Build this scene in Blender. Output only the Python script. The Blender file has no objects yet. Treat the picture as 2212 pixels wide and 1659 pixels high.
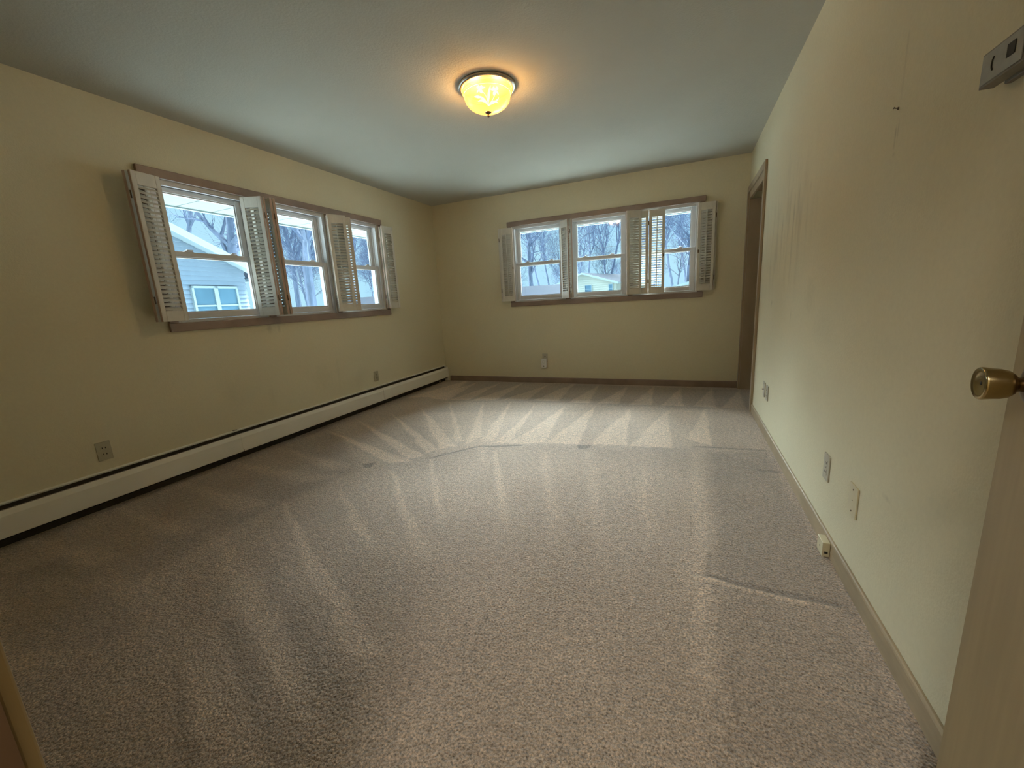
import bpy, bmesh, math, random
import numpy as np
from mathutils import Vector, Matrix

C = bpy.context.scene.collection
sc = bpy.context.scene
PI = math.pi

# ---------------------------------------------------------------- camera
W, D, H = 3.837, 5.129, 2.44            # room width, depth, height (metres)
F_PX = 880.49                            # focal length for a 2212 px wide frame
YAW, PITCH, ROLL = math.radians(-23.17196), math.radians(-11.57493), math.radians(-3.2881)
CAM = Vector((3.248, 0.0, 1.1115))
cyw, syw, cp, sp = math.cos(YAW), math.sin(YAW), math.cos(PITCH), math.sin(PITCH)
fwd = Vector((syw * cp, cyw * cp, sp)); rgt = Vector((cyw, -syw, 0)); upv = rgt.cross(fwd)
r2 = rgt * math.cos(ROLL) + upv * math.sin(ROLL); u2 = -rgt * math.sin(ROLL) + upv * math.cos(ROLL)
cam_data = bpy.data.cameras.new('camera')
cam = bpy.data.objects.new('camera', cam_data); C.objects.link(cam)
m = Matrix.Identity(4)
for i in range(3):
    m[i][0], m[i][1], m[i][2], m[i][3] = r2[i], u2[i], -fwd[i], CAM[i]
cam.matrix_world = m
cam_data.sensor_fit = 'HORIZONTAL'; cam_data.sensor_width = 36.0
cam_data.lens = F_PX / 2212 * 36.0
cam_data.clip_start = 0.01; cam_data.clip_end = 400
sc.camera = cam

# ---------------------------------------------------------------- light and exposure
sc.view_settings.view_transform = 'Standard'
sc.view_settings.look = 'None'
sc.view_settings.exposure = 0.34
sc.view_settings.gamma = 1.0
sc.view_settings.use_curve_mapping = False
sc.cycles.use_denoising = True
sc.cycles.max_bounces = 12
sc.cycles.diffuse_bounces = 6
sc.cycles.transparent_max_bounces = 24
sc.cycles.sample_clamp_indirect = 6.0

SKY_LOW = (0.42, 0.74, 0.98)
SKY_HIGH = (0.66, 0.84, 1.0)
SKY_LOW_K, SKY_HIGH_K = 0.86, 2.2
world = bpy.data.worlds.new('overcast_sky'); sc.world = world; world.use_nodes = True
nt = world.node_tree; nt.nodes.clear()
wo = nt.nodes.new('ShaderNodeOutputWorld'); bg = nt.nodes.new('ShaderNodeBackground')
tc = nt.nodes.new('ShaderNodeTexCoord'); sx = nt.nodes.new('ShaderNodeSeparateXYZ')
mr = nt.nodes.new('ShaderNodeMapRange'); mr.inputs[1].default_value = 0.20; mr.inputs[2].default_value = 0.42
mr.interpolation_type = 'SMOOTHSTEP'
mr.inputs[3].default_value = SKY_LOW_K; mr.inputs[4].default_value = SKY_HIGH_K
nz = nt.nodes.new('ShaderNodeTexNoise'); nz.inputs['Scale'].default_value = 3.0; nz.inputs['Detail'].default_value = 4
cr = nt.nodes.new('ShaderNodeMix'); cr.data_type = 'RGBA'
cr.inputs[6].default_value = (*SKY_LOW, 1); cr.inputs[7].default_value = (0.58, 0.88, 1.0, 1)
L = nt.links.new
L(tc.outputs['Generated'], sx.inputs[0]); L(sx.outputs[2], mr.inputs[0]); L(tc.outputs['Generated'], nz.inputs['Vector'])
L(nz.outputs[0], cr.inputs[0]); L(cr.outputs[2], bg.inputs[0]); L(mr.outputs[0], bg.inputs[1]); L(bg.outputs[0], wo.inputs[0])

def lamp(name, kind, loc, energy, color, rot=None, **kw):
    d = bpy.data.lights.new(name, kind); d.energy = energy; d.color = color
    for k, v in kw.items(): setattr(d, k, v)
    o = bpy.data.objects.new(name, d); C.objects.link(o); o.location = loc
    if rot: o.rotation_euler = rot
    return o
# two wide suns added to brighten the room through the left and back windows
lamp('fill_sun', 'SUN', (-5, 3, 6), 22, (0.86, 0.96, 1.0), Vector((1.0, -0.15, -0.42)).to_track_quat('-Z', 'Y').to_euler(), angle=math.radians(50))
lamp('fill_sun', 'SUN', (2, 9, 6), 36, (0.86, 0.96, 1.0), Vector((0.05, -1.0, -0.82)).to_track_quat('-Z', 'Y').to_euler(), angle=math.radians(40))
# unseen fill light added in the hallway behind the camera
lamp('hall_fill', 'AREA', (3.1, -0.75, 2.40), 20.0, (1.0, 0.93, 0.82), (0, 0, 0), shape='DISK', size=0.35)
LAMP_W = 15.0      # watts of each of the two bulbs in the ceiling light (see its builder)

# ---------------------------------------------------------------- helpers
class MB:
    """collects shapes and links them as ONE mesh object"""
    def __init__(s): s.v = []; s.f = []; s.sm = []
    def add(s, vs, fs, smooth=False):
        o = len(s.v); s.v += [tuple(v) for v in vs]; s.f += [tuple(i + o for i in f) for f in fs]; s.sm += [smooth] * len(fs); return s
    def box(s, a, b, M=None):
        x0, y0, z0 = a; x1, y1, z1 = b
        if x0 > x1: x0, x1 = x1, x0
        if y0 > y1: y0, y1 = y1, y0
        if z0 > z1: z0, z1 = z1, z0
        vs = [Vector(p) for p in [(x0,y0,z0),(x1,y0,z0),(x1,y1,z0),(x0,y1,z0),(x0,y0,z1),(x1,y0,z1),(x1,y1,z1),(x0,y1,z1)]]
        if M: vs = [M @ v for v in vs]
        return s.add(vs, [(0,3,2,1),(4,5,6,7),(0,1,5,4),(1,2,6,5),(2,3,7,6),(3,0,4,7)])
    def bbox(s, a, b, r, M=None, seg=2):
        """box with rounded edges"""
        bm = bmesh.new(); bmesh.ops.create_cube(bm, size=1)
        for v in bm.verts:
            v.co = Vector([(a[i] + b[i]) / 2 + v.co[i] * abs(b[i] - a[i]) for i in range(3)])
        bmesh.ops.bevel(bm, geom=bm.edges[:], offset=r, segments=seg, profile=0.5, affect='EDGES')
        bm.verts.index_update()
        vs = [(M @ v.co) if M else v.co.copy() for v in bm.verts]; fs = [[v.index for v in f.verts] for f in bm.faces]
        bm.free(); return s.add(vs, fs)
    def prism(s, pts, axis, t0, t1, M=None):
        """closed 2D profile swept along an axis (0 x, 1 y, 2 z)"""
        n = len(pts); vs = []
        for t in (t0, t1):
            for p in pts:
                q = list(p); q.insert(axis, t); v = Vector(q); vs.append(M @ v if M else v)
        fs = [tuple(range(n))[::-1], tuple(range(n, 2 * n))] + [(i, (i + 1) % n, n + (i + 1) % n, n + i) for i in range(n)]
        return s.add(vs, fs)
    def lathe(s, prof, n=48, M=None):
        """profile of (radius, height) turned about z"""
        vs = []; fs = []; k = len(prof)
        for i in range(n):
            a = 2 * PI * i / n
            for r, z in prof:
                v = Vector((r * math.cos(a), r * math.sin(a), z)); vs.append(M @ v if M else v)
        for i in range(n):
            j = (i + 1) % n
            for q in range(k - 1): fs.append((i*k+q, j*k+q, j*k+q+1, i*k+q+1))
        return s.add(vs, fs, True)
    def tube(s, path, r, n=8):
        path = [Vector(p) for p in path]; vs = []; fs = []
        for i, p in enumerate(path):
            t = (path[min(i+1, len(path)-1)] - path[max(i-1, 0)]).normalized()
            a = t.cross(Vector((0, 0, 1)));
            if a.length < 1e-3: a = t.cross(Vector((1, 0, 0)))
            a.normalize(); b = t.cross(a); rr = r[i] if isinstance(r, (list, tuple)) else r
            for q in range(n):
                an = 2 * PI * q / n; vs.append(p + a * math.cos(an) * rr + b * math.sin(an) * rr)
        for i in range(len(path) - 1):
            for q in range(n):
                w = (q + 1) % n; fs.append((i*n+q, i*n+w, (i+1)*n+w, (i+1)*n+q))
        fs.append(tuple(range(n))[::-1]); fs.append(tuple((len(path)-1)*n + q for q in range(n)))
        return s.add(vs, fs, True)
    def build(s, name, mat, parent=None, off=None, recalc=True):
        me = bpy.data.meshes.new(name)
        if off is None: off = world_loc(parent) if parent else Vector((0, 0, 0))
        me.from_pydata([tuple(Vector(v) - off) for v in s.v], [], s.f)
        me.polygons.foreach_set('use_smooth', s.sm)
        if recalc and len(s.f) < 60000:
            bm = bmesh.new(); bm.from_mesh(me); bmesh.ops.recalc_face_normals(bm, faces=bm.faces[:]); bm.to_mesh(me); bm.free()
        me.materials.append(mat)
        o = bpy.data.objects.new(name, me); C.objects.link(o)
        if parent: o.parent = parent
        return o
def world_loc(o):
    v = Vector((0, 0, 0))
    while o: v += o.location; o = o.parent
    return v
def thing(name, label, cat, loc, group=None):
    o = bpy.data.objects.new(name, None); C.objects.link(o); o.location = loc
    o.empty_display_size = 0.1; o['label'] = label; o['category'] = cat
    if group: o['group'] = group
    return o
def tag(o, label, cat, group=None, kind=None):
    o['label'] = label; o['category'] = cat
    if group: o['group'] = group
    if kind: o['kind'] = kind
    return o
def structure(o, label, cat):
    o['kind'] = 'structure'; o['label'] = label; o['category'] = cat; return o

# ---------------------------------------------------------------- materials
def mat(name, color, rough=0.6, metal=0.0, noise=None, bump=None, spec=0.5, extra=None):
    """noise=(scale, amount, (sx,sy,sz))  mottles the colour; bump=(scale, strength, detail)"""
    M = bpy.data.materials.new(name); M.use_nodes = True; nt = M.node_tree; P = nt.nodes['Principled BSDF']
    P.inputs['Roughness'].default_value = rough; P.inputs['Metallic'].default_value = metal
    P.inputs['Specular IOR Level'].default_value = spec
    P.inputs['Base Color'].default_value = (*color, 1)
    tc = nt.nodes.new('ShaderNodeTexCoord')
    if noise:
        for k, (sc_, amt, st) in enumerate(noise if isinstance(noise, list) else [noise]):
            mp = nt.nodes.new('ShaderNodeMapping'); mp.inputs['Scale'].default_value = st
            n = nt.nodes.new('ShaderNodeTexNoise'); n.inputs['Scale'].default_value = sc_; n.inputs['Detail'].default_value = 5
            mr = nt.nodes.new('ShaderNodeMapRange'); mr.inputs[1].default_value = 0.3; mr.inputs[2].default_value = 0.7
            mr.inputs[3].default_value = 1 - amt; mr.inputs[4].default_value = 1 + amt
            mx = nt.nodes.new('ShaderNodeMix'); mx.data_type = 'RGBA'; mx.blend_type = 'MULTIPLY'; mx.inputs[0].default_value = 1
            nt.links.new(tc.outputs['Object'], mp.inputs[0]); nt.links.new(mp.outputs[0], n.inputs['Vector'])
            nt.links.new(n.outputs[0], mr.inputs[0])
            if k == 0: mx.inputs[6].default_value = (*color, 1)
            else: nt.links.new(prev.outputs[2], mx.inputs[6])
            nt.links.new(mr.outputs[0], mx.inputs[7]); prev = mx
        nt.links.new(prev.outputs[2], P.inputs['Base Color']); M['mixnode'] = prev.name
    if bump:
        n = nt.nodes.new('ShaderNodeTexNoise'); n.inputs['Scale'].default_value = bump[0]; n.inputs['Detail'].default_value = bump[2]
        b = nt.nodes.new('ShaderNodeBump'); b.inputs['Strength'].default_value = bump[1]; b.inputs['Distance'].default_value = 0.004
        nt.links.new(tc.outputs['Object'], n.inputs['Vector']); nt.links.new(n.outputs[0], b.inputs['Height']); nt.links.new(b.outputs[0], P.inputs['Normal'])
    return M
WALL = (0.665, 0.605, 0.43)
m_wall = mat('cream_wall_paint', WALL, 0.75, noise=[(1.2, 0.03, (1, 1, 1)), (60, 0.02, (1, 1, 1))], bump=(140, 0.25, 3), spec=0.25)
m_ceil = mat('white_ceiling_paint', (0.475, 0.465, 0.405), 0.9, noise=(1.5, 0.03, (1, 1, 1)), bump=(90, 0.45, 6), spec=0.1)
m_casing = mat('taupe_wood_casing', (0.265, 0.19, 0.15), 0.42, noise=(6, 0.16, (1, 1, 1)), bump=(40, 0.1, 4))
m_closet = mat('closet_wood_casing', (0.33, 0.25, 0.165), 0.35, noise=(6, 0.14, (1, 1, 0.3)))
m_maple = mat('pale_stained_wood', (0.36, 0.275, 0.15), 0.4, noise=[(5, 0.12, (1, 1, 0.2)), (60, 0.06, (1, 1, 0.06))])
m_base = mat('stained_baseboard_wood', (0.36, 0.28, 0.18), 0.42, noise=[(4, 0.15, (1, 1, 1)), (50, 0.08, (0.15, 0.15, 1))])
m_shaded_jamb = mat('shaded_jamb_wood', (0.13, 0.075, 0.04), 0.5, noise=(30, 0.2, (1, 1, 0.1)))  # the doorway jamb's shade, painted as a darker wood colour
m_vinyl = mat('white_window_vinyl', (0.58, 0.575, 0.575), 0.35, noise=(8, 0.02, (1, 1, 1)))
m_shutter = mat('aged_white_shutter_paint', (0.60, 0.565, 0.49), 0.5, noise=[(14, 0.05, (1, 1, 1)), (90, 0.03, (1, 1, 0.3))])
m_edge = mat('bare_pinkish_shutter_edge', (0.45, 0.32, 0.25), 0.6, noise=(60, 0.12, (1, 1, 0.1)))
m_heat = mat('cream_enamel', (0.80, 0.77, 0.67), 0.38, noise=(3, 0.03, (1, 1, 1)))
m_damper = mat('dusty_grey_brown_metal', (0.30, 0.26, 0.21), 0.55, noise=(20, 0.15, (1, 1, 1)))
m_black = mat('black_recess', (0.012, 0.012, 0.012), 0.7, noise=(20, 0.1, (1, 1, 1)))
m_plate = mat('tan_plastic_plate', (0.42, 0.38, 0.26), 0.35, noise=(20, 0.03, (1, 1, 1)))
m_plategrey = mat('grey_beige_plate', (0.46, 0.42, 0.33), 0.35, noise=(20, 0.04, (1, 1, 1)))
m_ivory = mat('ivory_plastic', (0.60, 0.53, 0.36), 0.35, noise=(20, 0.03, (1, 1, 1)))
m_white = mat('white_plastic', (0.75, 0.73, 0.68), 0.35, noise=(20, 0.02, (1, 1, 1)))
m_brass = mat('aged_brass', (0.42, 0.33, 0.17), 0.22, 1.0, noise=(25, 0.15, (1, 1, 1)))
m_bronze = mat('dark_bronze', (0.16, 0.115, 0.08), 0.3, 0.9, noise=(25, 0.15, (1, 1, 1)))
m_nickel = mat('brushed_nickel_ring', (0.42, 0.40, 0.36), 0.3, 0.9, noise=(25, 0.1, (1, 1, 1)))
m_steel = mat('grey_metal', (0.45, 0.44, 0.42), 0.4, 0.7, noise=(25, 0.1, (1, 1, 1)))
m_thermo = mat('taupe_thermostat_plastic', (0.17, 0.15, 0.12), 0.4, noise=(30, 0.08, (1, 1, 1)))
m_thermo_face = mat('silver_thermostat_face', (0.27, 0.27, 0.245), 0.4, 0.15, noise=(30, 0.12, (1, 1, 1)))

def glass_mat(name, refl=1.0):
    M = bpy.data.materials.new(name); M.use_nodes = True; nt = M.node_tree; nt.nodes.clear()
    o = nt.nodes.new('ShaderNodeOutputMaterial'); mx = nt.nodes.new('ShaderNodeMixShader')
    t = nt.nodes.new('ShaderNodeBsdfTransparent'); t.inputs[0].default_value = (0.93, 0.97, 0.98, 1)
    g = nt.nodes.new('ShaderNodeBsdfGlossy'); g.inputs['Roughness'].default_value = 0.02
    f = nt.nodes.new('ShaderNodeFresnel'); f.inputs[0].default_value = 1.45
    gm = nt.nodes.new('ShaderNodeNewGeometry'); iv = nt.nodes.new('ShaderNodeMath'); iv.operation = 'SUBTRACT'; iv.inputs[0].default_value = 1.0
    ml = nt.nodes.new('ShaderNodeMath'); ml.operation = 'MULTIPLY'; nt.links.new(gm.outputs['Backfacing'], iv.inputs[1]); nt.links.new(iv.outputs[0], ml.inputs[0]); nt.links.new(f.outputs[0], ml.inputs[1])
    nt.links.new(ml.outputs[0], mx.inputs[0]); nt.links.new(t.outputs[0], mx.inputs[1]); nt.links.new(g.outputs[0], mx.inputs[2]); nt.links.new(mx.outputs[0], o.inputs[0])
    return M
m_glass = glass_mat('window_glass')

# ================================================================ large structure
def wallbox(name, boxes, label, mt=m_wall):
    b = MB()
    for q in boxes: b.box(*q)
    return structure(b.build(name, mt), label, 'wall')
OPEN = [(1.170, 1.865), (1.923, 2.617), (2.675, 3.370)]   # window openings along the back wall
OPL = [(a + 0.58, b + 0.58) for a, b in OPEN]              # the same along the left wall
Z0, Z1 = 1.088, 2.035
def holes(lo, hi, op, mk):
    out = [mk(lo, hi, -0.1, Z0), mk(lo, hi, Z1, H + 0.1)]
    e = [lo] + [q for p in op for q in p] + [hi]
    for i in range(0, len(e), 2): out.append(mk(e[i], e[i+1], Z0, Z1))
    return out
wallbox('wall_left', holes(-0.03, D, OPL, lambda a, b, z, zz: ((-0.15, a, z), (0, b, zz))), 'cream painted left wall with three windows over a baseboard heater')
wallbox('wall_back', holes(-0.15, W + 0.75, OPEN, lambda a, b, z, zz: ((a, D, z), (b, D + 0.15, zz))), 'cream painted far wall with three windows and an outlet')
CY0, CY1, CZ = 4.160, 5.065, 2.05                         # closet opening in the right wall
wallbox('wall_right', [((W, -0.03, -0.1), (W + 0.1, CY0, H + 0.1)), ((W, CY0, CZ + 0.02), (W + 0.1, D, H + 0.1)), ((W, CY1 + 0.01, -0.1), (W + 0.1, D, CZ + 0.02))],
        'cream painted right wall with smudges, nail and outlets')
wallbox('wall_closet', [((W + 0.1, CY0 - 0.4, -0.1), (W + 0.68, CY0 - 0.34, H)), ((W + 0.66, CY0 - 0.34, -0.1), (W + 0.72, D, H))], 'cream painted walls inside the closet')
DX0, DX1, DZ, FY = 2.750, 3.640, 2.03, 0.085              # entrance doorway in the front wall
wallbox('wall_front', [((-0.15, -0.03, -0.1), (DX0 - 0.02, FY, H + 0.1)), ((DX1 + 0.02, -0.03, -0.1), (W, FY, H + 0.1)), ((DX0 - 0.02, -0.03, DZ + 0.02), (DX1 + 0.02, FY, H + 0.1))],
        'cream painted front wall around the entrance doorway')
wallbox('wall_hall', [((1.6, -1.35, -0.1), (1.66, -0.03, H)), ((4.6, -1.35, -0.1), (4.66, -0.03, H)), ((1.6, -1.41, -0.1), (4.66, -1.35, H)), ((W, -0.06, -0.1), (4.6, -0.03, H))], 'cream painted hallway walls behind the doorway')
b = MB(); b.box((-0.15, -0.03, H), (W + 0.72, D + 0.15, H + 0.1)); structure(b.build('ceiling', m_ceil), 'textured white ceiling with a lit dome light', 'ceiling')
b = MB(); b.box((1.6, -1.41, H), (4.66, -0.03, H + 0.1)); structure(b.build('ceiling_hall', m_ceil), 'white ceiling of the hallway behind the doorway', 'ceiling')
b = MB(); b.box((1.6, -1.41, -0.1), (4.66, -0.03, -0.002)); structure(b.build('floor_hall', m_maple), 'wooden floor of the hallway behind the doorway', 'floor')

# ---- carpet: the lie of the pile (vacuum strokes) is measured on the floor and stored per vertex
NAP = [(0.9, [[0.373, 3.378], [1.46, 2.444], [1.486, 2.565]]), (0.9, [[0.584, 3.634], [1.502, 2.569], [1.598, 2.655]]), (0.9, [[0.758, 3.947], [1.552, 2.728], [1.587, 2.788]]), (0.9, [[1.151, 4.016], [1.652, 2.717], [1.69, 2.904]]), (0.9, [[1.472, 4.072], [1.737, 2.824], [1.846, 2.835]]), (0.9, [[1.799, 3.992], [1.894, 2.796], [1.983, 2.833]]), (0.9, [[2.129, 4.008], [2.0, 2.812], [2.251, 2.898]]), (0.9, [[2.424, 4.062], [2.272, 2.888], [2.518, 2.938]]), (0.9, [[2.781, 4.046], [2.605, 2.95], [2.864, 2.999]]), (0.9, [[3.131, 4.035], [2.895, 2.993], [3.194, 3.013]]), (0.9, [[3.452, 4.134], [3.293, 3.246], [3.462, 3.124]]), (0.9, [[0.17, 3.099], [1.372, 2.314], [1.464, 2.41]]), (0.9, [[0.12, 2.738], [1.284, 2.21], [1.437, 2.29]]), (0.35, [[0.678, 3.479], [3.522, 4.11], [3.476, 3.062], [2.246, 2.862], [1.98, 2.817], [1.541, 2.465]]), (-0.45, [[0.733, 3.943], [0.402, 5.124], [3.924, 5.013], [3.837, 4.171], [2.427, 4.105], [1.477, 4.121]]), (0.8, [[0.349, 5.16], [0.089, 4.029], [0.59, 4.199]]), (0.8, [[0.564, 5.064], [0.696, 4.004], [0.389, 4.078]]), (0.8, [[0.924, 5.05], [0.953, 4.048], [0.695, 4.045]]), (0.8, [[1.258, 5.09], [1.282, 4.104], [0.994, 4.055]]), (0.8, [[1.619, 4.973], [1.629, 4.164], [1.325, 4.104]]), (0.8, [[1.948, 5.175], [1.994, 4.188], [1.708, 4.169]]), (0.8, [[2.276, 5.075], [2.117, 4.138], [2.34, 4.151]]), (0.8, [[2.626, 5.059], [2.426, 4.166], [2.638, 4.187]]), (0.8, [[2.932, 5.04], [2.755, 4.182], [2.967, 4.195]]), (0.8, [[3.233, 5.024], [3.057, 4.195], [3.265, 4.201]]), (0.8, [[3.554, 5.068], [3.363, 4.219], [3.549, 4.206]]), (0.8, [[3.832, 5.0], [3.598, 4.2], [3.797, 4.192]]), (0.55, [[0.06, 1.166], [0.849, 1.182], [0.732, 1.089]]), (0.55, [[0.048, 1.515], [1.016, 1.526], [0.917, 1.366]]), (0.55, [[0.036, 1.89], [1.095, 1.921], [0.898, 1.755]]), (0.55, [[0.104, 2.237], [1.219, 2.099], [0.973, 1.999]]), (0.55, [[0.02, 0.807], [0.751, 0.901], [0.725, 0.757]]), (0.6, [[1.522, 2.373], [1.547, 2.379], [2.162, 1.588], [2.116, 1.574]]), (0.5, [[1.804, 2.692], [1.826, 2.697], [2.028, 2.317], [2.003, 2.311]]), (0.6, [[1.941, 2.624], [1.965, 2.63], [2.521, 1.614], [2.457, 1.594]]), (0.5, [[2.302, 2.715], [2.328, 2.722], [2.808, 1.52], [2.723, 1.493]]), (0.5, [[2.624, 2.796], [2.649, 2.803], [2.95, 1.672], [2.887, 1.652]]), (0.4, [[3.009, 2.597], [3.035, 2.604], [3.168, 1.67], [3.112, 1.652]]), (0.5, [[3.33, 2.975], [3.362, 2.983], [3.382, 1.923], [3.357, 1.097], [3.303, 1.077], [3.302, 1.899]]), (0.6, [[1.363, 2.113], [1.389, 2.12], [2.254, 1.341], [2.173, 1.315]]), (0.6, [[1.28, 1.747], [1.303, 1.754], [1.962, 1.319], [1.876, 1.292]]), (0.6, [[1.033, 1.532], [1.056, 1.538], [1.71, 1.201], [2.377, 0.851], [2.275, 0.815], [1.705, 1.129]]), (0.5, [[0.965, 1.171], [0.991, 1.179], [1.844, 0.882], [2.429, 0.529], [2.339, 0.496], [1.925, 0.731]]), (0.45, [[1.684, 0.607], [1.731, 0.624], [2.294, 0.479], [2.169, 0.433]]), (-0.6, [[1.681, 0.777], [1.726, 0.817], [2.185, 0.647], [2.44, 0.533], [2.328, 0.492], [2.105, 0.588]]), (-0.6, [[1.687, 0.599], [1.718, 0.61], [2.158, 0.429], [2.112, 0.412]]), (-0.4, [[1.352, 1.164], [1.87, 0.942], [2.349, 0.737], [2.408, 0.641], [1.998, 0.797]]), (-0.55, [[3.44, 2.958], [3.791, 3.091], [3.813, 1.529], [3.388, 1.615]]), (-0.35, [[3.391, 1.573], [3.756, 1.555], [3.81, 1.038], [3.359, 0.872]]), (-0.5, [[-0.304, 3.109], [0.014, 2.307], [0.159, 1.584], [0.082, 1.048], [-0.107, 0.745], [0.397, 0.599], [1.052, 0.815], [1.046, 1.566], [1.139, 2.095]]), (-0.4, [[0.397, 0.599], [0.449, 0.796], [1.333, 0.683], [1.391, 0.587], [1.089, 0.399]]), (-2.2, [[3.364, 1.598], [3.625, 1.589], [3.783, 1.583], [3.782, 1.568], [3.622, 1.57], [3.364, 1.584]]), (1.2, [[3.363, 1.578], [3.621, 1.565], [3.781, 1.566], [3.777, 1.55], [3.617, 1.546], [3.363, 1.561]]), (-1.5, [[1.522, 2.373], [1.777, 2.706], [2.107, 2.819], [2.114, 2.8], [1.789, 2.683], [1.533, 2.357]]), (-1.2, [[3.341, 3.101], [3.795, 3.119], [3.792, 3.1], [3.34, 3.076]]), (-1.4, [[2.508, 2.917], [2.614, 2.923], [2.61, 2.861], [2.543, 2.844]]), (-1.4, [[1.112, 2.148], [1.167, 2.198], [1.207, 2.113], [1.159, 2.1]]), (-0.9, [[3.356, 1.731], [3.374, 1.753], [3.38, 1.612], [3.363, 1.601]]), (-1.0, [[3.7, 2.746], [3.823, 2.751], [3.819, 2.729], [3.697, 2.724]])]
GX = np.arange(0.0, W + 0.75, 0.0125); GY = np.arange(-0.03, D + 0.015, 0.0125)
XX, YY = np.meshgrid(GX, GY)
nap = np.zeros_like(XX); ridge = np.zeros_like(XX)
rs = np.random.RandomState(4)
def smooth_noise(shape, step, amp):
    h, w = shape[0] // step + 3, shape[1] // step + 3; g = rs.uniform(-1, 1, (h, w))
    yy = np.arange(shape[0]) / step; xx = np.arange(shape[1]) / step; y0 = yy.astype(int); x0 = xx.astype(int)
    fy = (yy - y0)[:, None]; fx = (xx - x0)[None, :]; fy = fy*fy*(3-2*fy); fx = fx*fx*(3-2*fx)
    A = g[y0][:, x0]; B = g[y0][:, x0 + 1]; Cc = g[y0 + 1][:, x0]; Dd = g[y0 + 1][:, x0 + 1]
    return amp * ((A*(1-fx) + B*fx)*(1-fy) + (Cc*(1-fx) + Dd*fx)*fy)
wx = smooth_noise(XX.shape, 10, 0.012); wy = smooth_noise(XX.shape, 10, 0.012)
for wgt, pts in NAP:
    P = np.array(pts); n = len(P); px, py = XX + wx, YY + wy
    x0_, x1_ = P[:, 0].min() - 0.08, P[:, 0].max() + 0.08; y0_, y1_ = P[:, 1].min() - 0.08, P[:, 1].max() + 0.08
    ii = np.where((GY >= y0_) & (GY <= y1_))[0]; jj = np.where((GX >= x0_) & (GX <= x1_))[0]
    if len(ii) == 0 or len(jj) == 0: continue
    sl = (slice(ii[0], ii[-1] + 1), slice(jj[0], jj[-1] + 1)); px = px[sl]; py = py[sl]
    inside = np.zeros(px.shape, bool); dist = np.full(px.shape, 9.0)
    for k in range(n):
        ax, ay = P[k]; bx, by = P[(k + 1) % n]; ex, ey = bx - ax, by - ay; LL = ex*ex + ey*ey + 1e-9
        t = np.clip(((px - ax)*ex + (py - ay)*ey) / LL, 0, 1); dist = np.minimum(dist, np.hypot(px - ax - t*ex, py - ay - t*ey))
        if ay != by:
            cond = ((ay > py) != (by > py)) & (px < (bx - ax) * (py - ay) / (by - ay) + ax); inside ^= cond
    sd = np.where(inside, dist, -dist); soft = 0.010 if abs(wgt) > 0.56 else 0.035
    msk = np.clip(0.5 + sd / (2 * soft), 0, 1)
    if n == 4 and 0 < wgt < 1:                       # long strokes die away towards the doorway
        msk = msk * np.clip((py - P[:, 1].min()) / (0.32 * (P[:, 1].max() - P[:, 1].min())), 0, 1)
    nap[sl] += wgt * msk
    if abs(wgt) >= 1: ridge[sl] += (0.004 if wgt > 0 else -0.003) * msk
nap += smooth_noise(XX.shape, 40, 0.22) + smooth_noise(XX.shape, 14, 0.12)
ZZ = ridge + smooth_noise(XX.shape, 30, 0.0015)
nv = XX.size; cols = len(GX); rows = len(GY)
me = bpy.data.meshes.new('floor')
me.vertices.add(nv); me.vertices.foreach_set('co', np.stack([XX, YY, ZZ], -1).reshape(-1).astype(np.float32))
i, j = np.meshgrid(np.arange(rows - 1), np.arange(cols - 1), indexing='ij'); a0 = (i * cols + j).ravel()
quads = np.stack([a0, a0 + 1, a0 + cols + 1, a0 + cols], -1).astype(np.int32)
me.loops.add(quads.size); me.loops.foreach_set('vertex_index', quads.ravel()); me.polygons.add(len(quads))
me.polygons.foreach_set('loop_start', np.arange(0, quads.size, 4, dtype=np.int32)); me.polygons.foreach_set('use_smooth', np.ones(len(quads), bool))
me.update(); me.validate()
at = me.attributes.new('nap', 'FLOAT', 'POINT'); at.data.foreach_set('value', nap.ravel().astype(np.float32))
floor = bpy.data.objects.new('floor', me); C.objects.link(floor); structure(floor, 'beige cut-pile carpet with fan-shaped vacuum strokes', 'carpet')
M = bpy.data.materials.new('beige_carpet'); M.use_nodes = True; nt = M.node_tree; P = nt.nodes['Principled BSDF']; N = nt.nodes.new; K = nt.links.new
tc = N('ShaderNodeTexCoord'); at = N('ShaderNodeAttribute'); at.attribute_name = 'nap'
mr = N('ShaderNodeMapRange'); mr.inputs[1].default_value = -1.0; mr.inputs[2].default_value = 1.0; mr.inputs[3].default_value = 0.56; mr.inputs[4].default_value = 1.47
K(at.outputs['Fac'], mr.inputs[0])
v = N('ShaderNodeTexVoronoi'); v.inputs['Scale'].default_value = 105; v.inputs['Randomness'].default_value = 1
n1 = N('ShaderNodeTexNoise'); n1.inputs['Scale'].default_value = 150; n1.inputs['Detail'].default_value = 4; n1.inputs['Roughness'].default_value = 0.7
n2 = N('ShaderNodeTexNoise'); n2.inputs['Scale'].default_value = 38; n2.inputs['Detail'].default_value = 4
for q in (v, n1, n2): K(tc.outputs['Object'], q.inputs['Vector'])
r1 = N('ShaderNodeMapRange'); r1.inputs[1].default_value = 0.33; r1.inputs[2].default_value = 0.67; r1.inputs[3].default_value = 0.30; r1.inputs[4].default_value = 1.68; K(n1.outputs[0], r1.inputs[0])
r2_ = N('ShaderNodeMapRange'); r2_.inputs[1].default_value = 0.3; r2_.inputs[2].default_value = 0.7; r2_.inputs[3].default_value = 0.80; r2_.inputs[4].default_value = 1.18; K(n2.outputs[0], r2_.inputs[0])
m1 = N('ShaderNodeMath'); m1.operation = 'MULTIPLY'; K(mr.outputs[0], m1.inputs[0]); K(r1.outputs[0], m1.inputs[1])
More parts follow.
